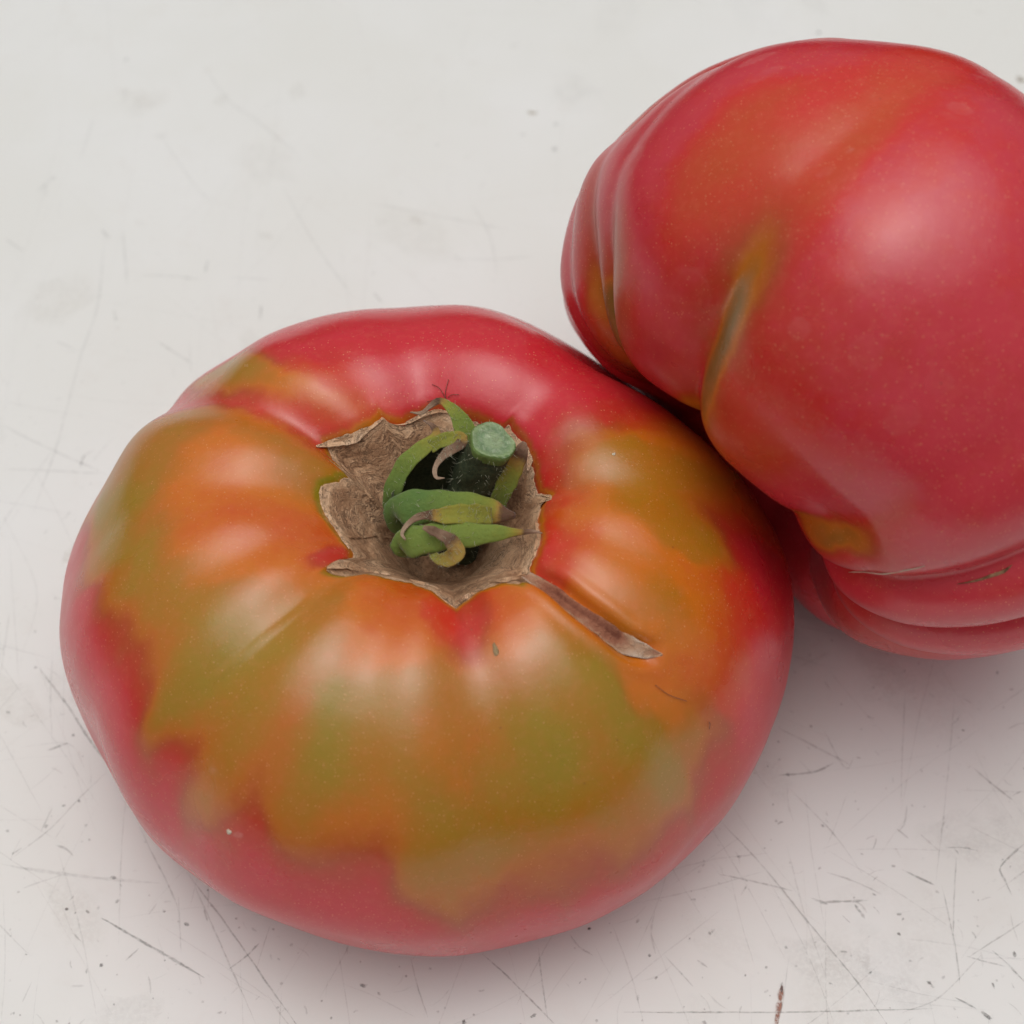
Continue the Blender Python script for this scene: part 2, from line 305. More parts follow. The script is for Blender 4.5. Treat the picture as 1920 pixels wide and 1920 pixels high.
def board_material():
    k = N('white_laminate'); v = k.obj()
    big = k.noise(22, 3, .55, v); mid = k.noise(110, 4, .65, v); fine = k.noise(900, 3, .7, v)
    base = k.mix(k.rng(big, .35, .7), (.755, .753, .715, 1), (.782, .782, .758, 1))
    base = k.mix(k.rng(mid, .55, .80, 0, .35), base, (.70, .675, .63, 1))
    # grime caught in the worn grain, stronger in patches
    patch = k.noise(35, 3, .6, v)
    base = k.mix(k.math('MULTIPLY', k.rng(fine, .60, .75), k.rng(patch, .40, .68, 0, .30)), base, (.42, .41, .39, 1))
    h = k.math('MULTIPLY_ADD', fine, .4, mid)
    k.principled(Base_Color=base, Roughness=k.rng(mid, .3, .7, .42, .56), Specular_IOR_Level=.42, Normal=k.bump(h, .11, .0004)); return k.m

def mark_material():
    k = N('scratch_grime'); v = k.obj(); n = k.noise(1500, 4, .75, v); n2 = k.noise(350, 2, .5, v)
    col = k.attr('tint', 'Color'); op = k.attr('opacity')
    op = k.math('MULTIPLY', op, k.math('MULTIPLY', k.rng(n, .30, .62, .15, 1.0), k.rng(n2, .25, .6, .45, 1.0)), clamp=True)
    b = k.n('BsdfPrincipled', Roughness=.7); k.set(b.inputs['Base Color'], col)
    tr = k.n('BsdfTransparent'); mx = k.n('MixShader'); k.set(mx.inputs[0], op)
    k.t.links.new(tr.outputs[0], mx.inputs[1]); k.t.links.new(b.outputs[0], mx.inputs[2]); k.t.links.new(mx.outputs[0], k.out.inputs['Surface'])
    return k.m

SKIN1 = skin_material('tomato_skin', (.600, .018, .030), .11)
SKIN2 = skin_material('tomato_skin_ripe', (.600, .034, .050), .37, (.150, .112, .014), (.230, .115, .014))
CORK = cork_material(); CRACK = crack_material(); LEAF = leaf_material(); CUT = cut_material(); BOARD = board_material(); MARK = mark_material()
STEM = simple('stem_bark', (.022, .034, .017), (.070, .085, .042), 500, .65, .6)
STEMRIM = simple('stem_skin', (.085, .15, .035), (.17, .25, .07), 600, .6, .4)
HAIR = simple('plant_hair', (.42, .44, .30), (.58, .56, .42), 800, .6, 0)
SPOT = simple('dried_spot', (.62, .52, .40), (.74, .66, .50), 1500, .6, .6)
POCK = simple('pock_cork', (.20, .13, .055), (.42, .30, .16), 900, .7, .7)
FIBRE = simple('dark_fibre', (.16, .05, .035), (.28, .13, .09), 800, .7, 0)

# ---------------------------------------------------------------- the white board
rb = random.Random(5)
bm = bmesh.new()
bmesh.ops.create_cube(bm, size=1)
for vtx in bm.verts: vtx.co = Vector((vtx.co.x * .62 + .03, vtx.co.y * .52 + .05, vtx.co.z * .018 - .009))
bmesh.ops.bevel(bm, geom=[e for e in bm.edges], offset=.0015, segments=3, affect='EDGES')
me = bpy.data.meshes.new('tabletop'); bm.to_mesh(me); bm.free(); me.materials.append(BOARD)
board = bpy.data.objects.new('tabletop', me); COL.objects.link(board)
board['kind'] = 'structure'; board['label'] = 'worn white board with grey scratches under the tomatoes'; board['category'] = 'board'

# ---------------------------------------------------------------- bodies
NT, NP = 380, 720
P1, T1, PH1 = body1(NT, NP, K1)
# narrow grooves along survey lines (px): points, half width cm, depth cm
def groove(P, lines):
    Nn = grid_normals(P); disp = np.zeros(P.shape[:2])
    for pts, w, dep in lines:
        L = catmull(np.array([P[i, j] for i, j in pick(P, pts, Nn)]), 60)[0]
        near = np.full(P.shape[:2], 9.0); s = np.zeros(P.shape[:2])
        m = (np.abs(P - L.mean(0)).max(-1) < np.abs(L - L.mean(0)).max() + 1.0)
        Q = P[m]; D = np.linalg.norm(Q[:, None] - L[None], axis=-1); near[m] = D.min(1); s[m] = D.argmin(1) / 59
        taper = np.clip(np.minimum(s * 6 + .6, (1 - s) * 5), 0, 1)
        disp = disp + dep * taper * np.exp(-(near / w) ** 4) - .32 * dep * taper * np.exp(-((near - 1.75 * w) / (.6 * w)) ** 2)
    return P - Nn * disp[..., None]
CRACK_PX = [(985, 1078), (1030, 1100), (1080, 1135), (1130, 1175), (1170, 1203), (1210, 1219), (1246, 1229)]
LINE_PX = [(612, 1098), (560, 1145), (500, 1192), (440, 1240), (375, 1292)]
CRACK_L = np.array([P1[i, j] for i, j in pick(P1, CRACK_PX)])
P1 = groove(P1, [(CRACK_PX, .14, .11), (LINE_PX, .05, -.006)])
P1 += grid_normals(P1) * (.020 * fbm(P1, 1.15, 3, 2) + .006 * fbm(P1, 3.6, 4, 2))[..., None]
P1[..., 2] = np.maximum(P1[..., 2], .004)
# where the cork ring meets the skin: the skin forms a low lip, the cork lies a little below it
RIM = [(590,838),(612,828),(640,824),(665,820),(688,806),(702,792),(716,779),(728,786),(745,792),(765,786),(790,776),(830,766),(870,776),(905,792),(940,803),(957,789),(966,806),(984,830),(998,868),(1004,900),(1012,920),(1030,932),(1014,948),(1010,970),(1014,1000),(1006,1038),(994,1062),(1000,1084),(975,1092),(945,1092),(915,1098),(888,1110),(870,1128),(856,1140),(838,1127),(812,1104),(775,1088),(728,1080),(690,1072),(650,1078),(612,1068),(640,1050),(662,1046),(660,1030),(640,1005),(616,968),(600,925),(606,905),(632,898),(652,890),(640,872),(618,856)]
rp = np.array([P1[i, j] for i, j in pick(P1, RIM)])
cc = np.array([.22, .08]); ra = np.arctan2(rp[:, 1] - cc[1], rp[:, 0] - cc[0]); rr = np.hypot(rp[:, 0] - cc[0], rp[:, 1] - cc[1])
od = np.argsort(ra); ra, rr = ra[od], rr[od]
NA, NR = 420, 70
ang = np.linspace(-np.pi, np.pi, NA, endpoint=False)
rim = np.interp(ang, np.r_[ra - 2 * np.pi, ra, ra + 2 * np.pi], np.r_[rr, rr, rr])
nz_ = np.stack([np.cos(ang) * 3, np.sin(ang) * 3, 0 * ang], -1)
rim = rim * (1 + .018 * fbm(nz_, 6, 8) + .012 * fbm(nz_, 17, 9))
_a = np.arctan2(P1[..., 1] - cc[1], P1[..., 0] - cc[0]); _rim = np.interp(_a, np.r_[ang, ang[0] + 2 * np.pi], np.r_[rim, rim[0]])
SR = np.where(P1[..., 2] > 3.2, np.hypot(P1[..., 0] - cc[0], P1[..., 1] - cc[1]) / _rim, 9.0)
P1[..., 2] += -.055 * sstep(1.035, .965, SR) + .008 * np.exp(-((SR - 1.08) / .06) ** 2)
P2, T2, PH2 = body2(NT, NP, K2)
P2 += grid_normals(P2) * (.030 * fbm(P2, 1.0, 13, 2) + .008 * fbm(P2, 3.4, 14, 2))[..., None]
P2 = push_out(P2, P1)
P2[..., 2] = np.maximum(P2[..., 2], .004)

def paint(P, ctrl, default_pts, sig, seed, orange, stretch=1.75):
    """Ripeness of the skin from survey spots: soft blend that streaks along the ribs (from stem to blossom end)."""
    Nn = grid_normals(P); idx = pick(P, ctrl, Nn); nt, nphi = P.shape[:2]
    s = np.vstack([np.zeros((1, nphi)), np.cumsum(np.linalg.norm(np.diff(P, axis=0), axis=2), axis=0)])
    rad = np.maximum(np.linalg.norm(P - P.mean(1, keepdims=True), axis=2), .05); phi = np.arange(nphi) * 2 * np.pi / nphi * np.ones((nt, 1))
    A = np.stack([rad * np.cos(phi), rad * np.sin(phi), s * .30], -1)       # noise space: slow along a rib, quick across it
    dphi = (.16 * fbm(A, 2.6, seed) + .07 * fbm(A, 7.5, seed + 1) + .030 * fbm(A, 19, seed + 2)); ds = .22 * fbm(P, 1.7, seed + 3) + .10 * fbm(A, 6.0, seed + 4)
    num = np.zeros((nt, nphi)); den = np.full((nt, nphi), 1e-9); wn_ = np.zeros((nt, nphi)); wd_ = np.full((nt, nphi), 1e-9)
    for (i, j), x in zip(idx, ctrl):
        sg = x[3] if len(x) > 3 else sig
        R0 = .5 * (rad + rad[i, j]); u = adist(phi, phi[i, j]) * R0 + dphi; w_ = s - s[i, j] + ds
        d2 = (u / sg) ** 2 + (w_ / (sg * stretch)) ** 2
        w = (sig / sg) ** 2 * (np.exp(-d2 / 2) + 3e-4 / (1 + d2) ** 2); num += w * x[2]; den += w
        v2 = (w if .3 <= x[2] <= .85 else .25 * w); wn_ += v2 * orange(x); wd_ += v2
    for q in default_pts:
        d2 = ((P - np.array(q[:3])) ** 2).sum(-1) / (sig * 1.4) ** 2
        w = np.exp(-d2 / 2) + 3e-4 / (1 + d2) ** 2; num += w * q[3]; den += w
    return (num / den).ravel(), sstep(.15, .85, wn_ / wd_).ravel()

def residue_sheen(P, spots, seed):
    V = P.reshape(-1, 3); out = np.zeros(len(V)); r = np.random.RandomState(seed)
    for (x, y, rx, ry, a, o), (i, j) in zip(spots, pick(P, spots)):
        d = V - P[i, j]; e1 = RT * math.cos(a) + UP * math.sin(a); n = grid_normals(P[max(i-2,0):i+3])[min(i,2), j]
        e1 = e1 - n * (e1 @ n); e1 /= np.linalg.norm(e1); e2 = np.cross(n, e1)
        k = np.hypot(d @ e1 / rx, d @ e2 / ry) + .22 * fbm(V, 9, seed) + 5 * (np.abs(d @ n) > .5)
        out = np.maximum(out, o * (.55 * sstep(1.06, .92, k) + .45 * np.exp(-((k - .93) / .09) ** 2)))
    return np.clip(out * (.55 + .45 * fbm(V, 6, seed + 2)), 0, 1) * .75

CTRL1 = [(870,600,1),(700,610,1),(560,650,1),(800,680,1),(1000,650,1),(1100,700,1),(1180,760,1),(1000,800,1),(950,740,1),(700,690,.97),(760,740,1),(620,640,1),(640,690,.95),
(460,700,.22),(510,690,.22),(410,718,.25),(560,715,.42),(610,735,.52),(650,765,.62),(560,755,.52),(480,752,.92),(400,742,.95),(350,748,.95),(550,788,.92),(600,805,.95),(690,760,.8),
(400,780,.35),(330,800,.33),(480,800,.42),(540,830,.32),(560,880,.32),(440,850,.48),(370,860,.48),(300,870,.32),(260,930,.18),(220,980,.12),(190,1025,.15),(280,960,.36),(350,930,.52),(450,900,.47),(540,915,.42),(500,960,.58),(420,990,.58),(350,1020,.52),(565,985,.60),(630,1030,.85,.06),(300,1030,.45),(250,1050,.08),(220,1100,.08),(300,1100,.28),(400,1070,.45),(500,1060,.52),(560,1070,.5),
(145,1060,.97),(140,1150,1),(180,1120,.93),(205,1180,.95),(250,1150,.2),(290,1190,.22),(360,1150,.27),(450,1120,.35),(540,1115,.27),(480,1175,.2),(430,1230,.1),(390,1280,.06),(350,1230,.22),(320,1290,.15),(250,1230,.93),(265,1290,.9),(300,1350,.15),(340,1340,.25),(220,1330,1),(160,1250,1),
(400,1340,.26),(450,1300,.3),(520,1260,.3),(600,1200,.32),(650,1150,.46),(700,1180,.5),(760,1170,.56),(600,1130,.36),(700,1110,.56),(780,1130,.62),(835,1160,.8,.10),(862,1185,.93,.09),
(900,1150,.85,.10),(885,1185,.88,.09),(950,1120,.62),(1000,1125,.55),(960,1180,.56),(870,1240,.45),(920,1240,.4),(1000,1200,.3),(1040,1180,.24),(1090,1220,.08),(1130,1270,.10),(1180,1340,.12),(1220,1400,.16),(1150,1330,.15),(1100,1290,.3),(1050,1300,.26),(980,1290,.35),(900,1310,.4),(850,1290,.44),(780,1290,.32),(700,1300,.3),(640,1340,.04),(600,1380,.06),(680,1380,.32),(740,1390,.38),(660,1430,.36),(580,1430,.15),(870,1360,.5),(840,1400,.48),(920,1400,.36),(1000,1380,.12),(1040,1420,.04),(1060,1460,.08),(1000,1460,.24),(940,1470,.3),(800,1460,.3),(720,1480,.46),(640,1520,.5),(560,1480,.24),(530,1440,.24),(490,1390,.26),(440,1400,.3),(400,1400,.35),
(340,1405,.95),(375,1385,.88),(310,1440,1),(360,1430,1),(540,1375,.6),(510,1430,.78),(470,1510,.92),(430,1460,.36),(400,1510,.42),(440,1545,.66),(370,1500,.55),(540,1530,.33),(600,1560,.4),(680,1560,.62),(760,1540,.34),(850,1520,.24),(950,1530,.34),(1050,1520,.3),(1130,1480,.26),(1100,1400,.4),(1150,1440,.46),(1200,1450,.26),(1250,1480,.3),(1280,1400,.36),(1300,1350,.36),(1240,1320,.56),(1230,1270,.64),(1280,1260,.64),(1200,1255,.5),
(1100,820,.28),(1140,830,.18),(1200,830,.25),(1260,850,.36),(1100,870,.3),(1180,880,.35),(1250,900,.3),(1120,930,.4),(1200,950,.3),(1280,960,.3),(1330,930,.36),(1375,960,.66),(1320,1010,.3),(1105,980,.48),(1060,1000,.72,.12),(1080,1040,.6),(1150,1010,.44),(1130,1060,.55),(1060,940,.9),(1045,880,1),(1020,900,1),(1060,830,.97),(1160,785,.88),(1250,800,.6),(1300,835,.55),(1030,1010,.95,.11),(1032,1050,.9,.11),(1180,1080,.45),(1200,1110,.28),(1250,1130,.2),(1180,1150,.3),(1280,1160,.36),(1230,1180,.46),(1300,1100,.5),(1330,1160,.56),(1380,1000,.95),(1420,1040,1),(1440,1100,1),(1420,1200,1),(1460,1200,1),(1390,1120,.85),(1370,1200,.75),(1380,1280,.85),(1350,1260,.66),(1330,1210,.56),(1100,1120,.5),(1065,1105,.52),(1160,1180,.42),(1050,1140,.5),
(820,1590,.3),(900,1600,.34),(1000,1590,.44),(1100,1560,.45),(1180,1540,.5),(870,1660,.28),(850,1690,.4),(780,1620,.45),(700,1620,.85),(620,1610,.9),(540,1600,.95),(460,1580,.95),(700,1700,1),(600,1680,1),(480,1650,1),(380,1600,1),(820,1740,1),(950,1680,.72),(1000,1650,.6),(1080,1620,.66),(1150,1600,.72),(1000,1720,1),(1250,1570,.8),(1300,1480,.66),(1350,1420,.85),(1330,1500,.95),(1400,1350,1),(1430,1280,1),(1250,1620,1),(1150,1680,1),(1340,1350,.62),(250,1440,1),(290,1530,1),(900,1720,.95)]
low = [(4.6 * math.cos(a), 4.4 * math.sin(a), z, 1.0) for a in np.linspace(0, 6.28, 16) for z in (1.2, .3)] + [(0, 0, 0, 1), (2, 0, 0, 1), (-2, 0, 0, 1), (0, 2, 0, 1), (0, -2, 0, 1)] + [(4.2 * math.cos(a), 4.0 * math.sin(a), 3.2, 1.0) for a in np.radians([50, 70, 90, 110, 130])]
CTRL1 = [(q[0], q[1], q[2] * (.84 if (q[1] > 1250 and q[2] < .6) else 1), *q[3:]) for q in CTRL1]
LOWOR = [(870,1360),(840,1400),(1240,1320),(1230,1270),(1280,1260),(720,1480),(640,1520)]
ripe1, warm1 = paint(P1, CTRL1, low, .20, 20, lambda q: 1.0 if ((q[1] < 1200 and .38 <= q[2] <= .8 and q[0] > 300) or (1100 < q[1] < 1330 and q[0] > 1150 and q[2] > .4)) else .75 if (q[0], q[1]) in LOWOR else 0.0)
ripe1 = np.clip(ripe1 - .38 * np.exp(-((SR.ravel() - 1.02) / .032) ** 2), 0, 1)
res1 = residue_sheen(P1, [(378,1572,.05,.05,0,.6),(447,1567,.055,.04,.4,.8),(607,1681,.06,.04,.3,.8),(462,685,.05,.035,-.6,.6),(398,1447,.05,.05,0,.35)], 4)
CTRL2 = [(1398,510,.14,.20),(1394,545,.0,.23),(1376,590,.0,.23),(1358,640,.0,.21),(1342,690,.0,.19),(1322,735,.12,.15),(1306,770,.4,.13),(1425,600,.84,.16),(1405,660,.88,.16),(1375,720,.88,.14),(1420,480,.7),(1310,620,.9),(1330,560,.85),(1345,500,.85),(1300,560,1),(1290,680,1),
(1400,350,0.75),(1430,320,0.73),(1450,400,0.78),(1370,300,0.70),(1330,330,0.74),(1350,270,0.79),(1500,280,0.74),(1580,240,0.67),(1600,210,0.69),(1680,160,0.76),(1620,150,0.84),(1550,180,0.88),(1500,200,0.90),(1440,240,0.81),(1380,400,0.81),(1420,450,0.80),(1390,240,0.64),(1340,300,0.63),(1420,205,0.75),(1305,350,0.64),(1310,400,0.91),(1270,300,1.00),(1300,240,1.00),(1240,400,1.00),(1480,330,0.75),(1540,300,0.81),(1440,500,0.91),(1330,220,1.00),
(1530,1004,.25,.13),(1562,1006,.15,.13),(1595,1006,.22,.13),(1545,960,1,.13),(1600,960,1,.13),(1545,1045,.95,.12),(1600,1050,.95,.12),(1625,1005,.45,.12),(1660,1003,.8,.15),(1700,1000,.95,.18),(1560,960,1),(1480,940,1),(1600,1050,.9),(1560,1040,.85),
(1108,480,.6),(1120,545,.3,.14),(1136,595,.1,.14),(1112,440,.75),(1150,560,.4),(1152,500,.75),(1175,620,.95),(1090,560,1),(1080,480,1),(1150,640,.6),(1170,690,.6),(1200,500,1),
(1350,780,.84),(1400,760,.84),(1320,820,.86),(1450,800,.86),(1400,850,.9),(1420,700,.86),(1600,650,.95),(1700,900,1),(1800,700,1),(1600,850,.95),(1500,900,.97),(1800,1000,1),(1700,1140,1),(1600,1150,.9),(1570,1160,.86),(1800,1220,1),(1700,300,.95),(1800,200,.95),(1850,400,1),(1600,450,.96),(1700,550,1),(1500,650,.9),(1480,560,.92),(1560,100,1),(1450,110,1),(1350,150,1),(1200,260,1),(1120,350,1),(1070,600,1),(1230,620,1),(1240,700,1),(1750,120,.88),(1850,150,.95),(1900,250,1)]
far2 = [(*(C2 + 4.3 * np.array([math.cos(a) * math.cos(b), math.sin(a) * math.cos(b), math.sin(b)])), 1.0) for a in np.radians([-60, -20, 20, 60, 100, 140, 180, 220]) for b in np.radians([-70, -40, -10])]
far2 += [(*(C2 + rr0 * (U2 * math.cos(a) + V2 * math.sin(a)) + zz0 * A2), 1.0) for a in np.radians([-150, -100, -50, -20, 10, 35, 50, 65]) for rr0, zz0 in ((.5, 1.3), (1.2, 1.95), (1.9, 2.5))]
ripe2, warm2 = paint(P2, CTRL2, far2, .26, 40, lambda q: .7 if q[1] < 480 and q[0] > 1290 else .5 if 700 < q[1] < 900 else 0.0, 1.6)
res2 = residue_sheen(P2, [(1420,110,.22,.075,.25,.45),(1440,135,.22,.09,.3,.25),(1800,205,.14,.12,-.5,.3),(1840,142,.08,.03,-.5,.45),(1495,615,.13,.13,0,.28),(1595,283,.03,.03,0,.8),(1690,790,.2,.16,.2,.14),(1650,850,.3,.12,0,.12),(1620,660,.18,.18,0,.12),(1550,320,.12,.05,.6,.25),(1290,550,.25,.3,.2,.12),(1880,1032,.3,.08,.1,.35),(1760,720,.16,.14,0,.12),(1175,312,.2,.32,-.6,.25)], 9)  # last spot is a glossy reflection painted into the skin colour

def root(name, loc, label, cat, group=None):
    o = bpy.data.objects.new(name, None); COL.objects.link(o); o.location = Vector(loc) * S; o.empty_display_size = .01
    o['label'] = label; o['category'] = cat
    if group: o['group'] = group
    return o
GF = grid_faces(NT, NP)
O1 = np.zeros(3); O2 = np.array([C2[0], C2[1], 0])
tom1 = root('tomato', O1, 'flattened tomato with green and orange shoulders, its cut stem in a brown corky hollow', 'tomato', 'tomatoes on the white board')
tom2 = root('tomato', O2, 'plump ribbed pinkish red tomato lying on its side behind, cut off by the right edge', 'tomato', 'tomatoes on the white board')
skin1 = new_obj('skin', P1.reshape(-1, 3), GF[:, ::-1], SKIN1, tom1, True, dict(ripe=ripe1, warm=warm1, residue_sheen=res1), O1)
skin2 = new_obj('skin', P2.reshape(-1, 3), GF[:, ::-1], SKIN2, tom2, True, dict(ripe=ripe2, warm=warm2, residue_sheen=res2), O2)

bvh1 = BVHTree.FromPolygons([Vector(v) for v in P1.reshape(-1, 3)], [tuple(int(i) for i in f) for f in GF])
def top_of(x, y):
    h = bvh1.ray_cast(Vector((x, y, 12)), Vector((0, 0, -1))); return h[0].z, h[1]

# ---------------------------------------------------------------- cork ring in the stem hollow
cv = np.zeros((NR, NA, 3)); ct = np.zeros((NR, NA))
flap = np.exp(-(adist(ang, math.radians(140)) / .22) ** 2) * .05 + np.exp(-(adist(ang, math.radians(176)) / .10) ** 2) * .03 + np.exp(-(adist(ang, math.radians(222)) / .12) ** 2) * .03 + np.exp(-(adist(ang, math.radians(278)) / .12) ** 2) * .02 + np.exp(-(adist(ang, math.radians(0)) / .1) ** 2) * .04
for a in range(NR):
    s = (a / (NR - 1)) ** .8
    for b in range(NA):
        x = cc[0] + rim[b] * s * math.cos(ang[b]); y = cc[1] + rim[b] * s * math.sin(ang[b])
        z, n = top_of(x, y); cv[a, b] = (x, y, z); ct[a, b] = s
sN = ct; pol = cv.copy()
# scaly plates: wrinkles run round the hollow, cracks run down into it
ringw = fbm(np.stack([np.cos(ang) * 2.2 + 0 * sN, np.sin(ang) * 2.2 + 0 * sN, sN * 26], -1), 1.0, 31, 3)
plates = fbm(cv, 5.0, 32, 3); fine = fbm(cv, 14.0, 33, 2)
cuv = np.stack([np.cos(ang) * 1.6 + 0 * sN, np.sin(ang) * 1.6 + 0 * sN, sN * 7], -1)
h = .014 + .042 * plates + .026 * ringw * sstep(.45, .95, sN) + .014 * fine
h += np.maximum(0, fbm(np.stack([np.cos(ang) * 3 + 0 * sN, np.sin(ang) * 3 + 0 * sN, sN * 1.2], -1), 2.4, 35, 2) - .35) * -.05
edge = sstep(.90, 1.0, sN); h = h * (1 - edge) + edge * .006
h = np.maximum(h, .006)
cv[..., 2] += h + flap * sstep(.72, .97, sN)
cv[..., 2] -= .03 * sstep(.985, 1.0, sN) * (flap < .03)
tone = .41 + .16 * plates + .10 * ringw + .20 * sstep(.86, .99, sN) + .0 * sN + .10 * sstep(.03, .09, flap) * sstep(.7, 1, sN)
top = cv.reshape(-1, 3); f_top = grid_faces(NR, NA)
under = cv[-1].copy(); under[:, 2] -= .035; under[:, :2] = cc + (under[:, :2] - cc) * .985
vv = np.vstack([top, under]); nb = len(top); last = (NR - 1) * NA
skirt = [(last + b, last + (b + 1) % NA, nb + (b + 1) % NA, nb + b) for b in range(NA)]
scar = new_obj('cork_ring', vv, [tuple(f) for f in f_top] + skirt, CORK, tom1, True, dict(tone=np.r_[tone.ravel(), tone[-1]], cork_uv=np.vstack([cuv.reshape(-1, 3), cuv[-1]])), O1, 'rough brown cork scar lining the stem hollow')
for p in scar.data.polygons: pass

# ---------------------------------------------------------------- strips (sepals, healed cracks, cork flaps)
def strip(name, pts, widths, mat, parent, origin, hint=(0, -.57, .82), thick=.02, cup=.25, n=44, m=9, age=None, twist=None, rough=.0, seed=1, attrs_extra=None, label=None):
    C, u = catmull(np.array(pts, float), n); k = np.linspace(0, 1, len(pts))
    d = np.r_[0, np.cumsum(np.linalg.norm(np.diff(np.array(pts, float), axis=0), axis=1))]; k = d / d[-1]
    w = np.interp(u, k, widths); ag = np.interp(u, k, age) if age is not None else np.zeros(n)
    T = np.gradient(C, axis=0); T /= np.linalg.norm(T, axis=1, keepdims=True)
    H = np.array(hint, float) if np.ndim(hint) == 1 else np.stack([np.interp(u, k, np.array(hint)[:, i]) for i in range(3)], 1)
    B = np.cross(H, T); B /= np.linalg.norm(B, axis=1, keepdims=True) + 1e-9; Nn = np.cross(T, B)
    if twist is not None:
        a = np.radians(np.interp(u, k, twist))[:, None]; B, Nn = B * np.cos(a) + Nn * np.sin(a), Nn * np.cos(a) - B * np.sin(a)
    x = np.linspace(-1, 1, m); V = []; A = []; X = []; U = []
    ed = 1 + .05 * np.sin(np.linspace(0, 19, n) + seed) + .05 * np.sin(np.linspace(0, 47, n) + 2 * seed)
    for side in (1, -1):
        for i in range(n):
            for q in x:
                t_ = thick * (1 - .75 * abs(q) ** 3) * (.5 + .5 * min(1, w[i] / .12))
                p = C[i] + B[i] * q * w[i] / 2 * ed[i] + Nn[i] * (cup * w[i] * (q * q - .3) + side * t_ / 2)
                V.append(p); A.append(ag[i]); X.append(q); U.append(u[i])
    V = np.array(V)
    if rough: V = V + np.stack([fbm(V, 9, seed + i, 2) for i in range(3)], -1) * rough
    g = lambda s, i, j: s * n * m + i * m + j
    F = []
    for i in range(n - 1):
        for j in range(m - 1):
            F.append((g(0, i, j), g(0, i, j + 1), g(0, i + 1, j + 1), g(0, i + 1, j))); F.append((g(1, i, j), g(1, i + 1, j), g(1, i + 1, j + 1), g(1, i, j + 1)))
        F.append((g(0, i, 0), g(0, i + 1, 0), g(1, i + 1, 0), g(1, i, 0))); F.append((g(0, i, m - 1), g(1, i, m - 1), g(1, i + 1, m - 1), g(0, i + 1, m - 1)))
    for j in range(m - 1):
        F.append((g(0, 0, j), g(1, 0, j), g(1, 0, j + 1), g(0, 0, j + 1))); F.append((g(0, n - 1, j), g(0, n - 1, j + 1), g(1, n - 1, j + 1), g(1, n - 1, j)))
    at_ = dict(age=np.array(A), across=np.array(X), along=np.array(U)); 
    if attrs_extra: at_.update({k_: f_(np.array(U), np.array(X), V) for k_, f_ in attrs_extra.items()})
    o = new_obj(name, V, F, mat, parent, True, at_, origin, label)
    return o, V[: n * m]

# curled lips of loose cork along the rim
bvhc = BVHTree.FromPolygons([Vector(v) for v in vv], [tuple(int(i) for i in f) for f in f_top])
def on_cork(px, lift):
    out = []
    for x, y in px:
        d = FWD + RT * (x - 960) / FPX - UP * (y - 960) / FPX; hh = bvhc.ray_cast(Vector(CAM), Vector(d).normalized())
        if hh[0] is None: i, j = pick(P1, [(x, y)])[0]; p = P1[i, j]
        else: p = np.array(hh[0])
        out.append(p + np.array([0, -.2, .9]) * lift)
    return out
for fi, (px, ww, tn, lf) in enumerate([([(594,838),(620,834),(648,830),(672,820),(698,800),(716,783)], [.02,.10,.14,.11,.07,.02], .60, .018), ([(613,1067),(632,1062),(655,1062),(690,1070),(730,1079)], [.03,.12,.13,.06,.02], .60, .015), ([(606,915),(604,940),(618,972),(638,1004),(654,1028)], [.02,.06,.07,.05,.02], .62, .03), ([(742,796),(775,788),(815,774),(845,774)], [.02,.05,.05,.02], .55, .03), ([(1012,955),(1006,985),(1010,1010),(1002,1040),(990,1062)], [.02,.05,.06,.05,.02], .56, .03), ([(985,838),(992,860),(990,885)], [.02,.10,.03], .68, .05), ([(838,1122),(856,1132),(878,1120),(900,1108)], [.02,.07,.05,.02], .58, .03), ([(770,1088),(800,1096),(830,1112)], [.02,.05,.02], .58, .03), ([(915,1094),(950,1088),(985,1080)], [.02,.06,.03], .58, .03), ([(640,872),(690,930),(728,970)], [.02,.035,.01], .40, .02), ([(655,1010),(700,1006),(735,1012)], [.02,.03,.01], .38, .02), ([(1018,930),(1028,934),(1012,944)], [.02,.05,.02], .6, .03)]):
    strip('cork_flap', on_cork(px, lf), ww, CORK, scar, O1, hint=(0, -.3, .95), thick=.02, cup=.30, n=30, m=7, rough=.022, seed=fi + 60,
          attrs_extra=dict(tone=lambda U, X, V, tn=tn: tn + .15 * fbm(V, 9, 4), cork_uv=lambda U, X, V: V * 2.0))

# healed crack running from the cork ring over the shoulder
cn = np.array([np.array(bvh1.find_nearest(Vector(p))[1]) for p in CRACK_L]); cn *= np.sign(cn[:, 2:3])
cl = np.array([np.array(bvh1.find_nearest(Vector(p))[0]) for p in CRACK_L])
cl = CRACK_L - cn * .075; cl[0] += cn[0] * .08; cl[-2] += cn[-2] * .02; cl[-1] += cn[-1] * .06
strip('healed_crack', cl, [.22, .21, .215, .225, .25, .17, .01], CRACK, tom1, O1, hint=cn, thick=.03, cup=.14, n=80, m=13, rough=.010, seed=5,
      attrs_extra=dict(tone=lambda U, X, V: .36 + .34 * sstep(.66, .84, U) + .22 * sstep(.2, .0, U) + .16 * fbm(V, 6, 3) + .26 * np.abs(X) ** 3 - .16 * (X > 0) * sstep(.1, .3, U) * (U < .7)), label='reddish brown healed split in the shoulder')

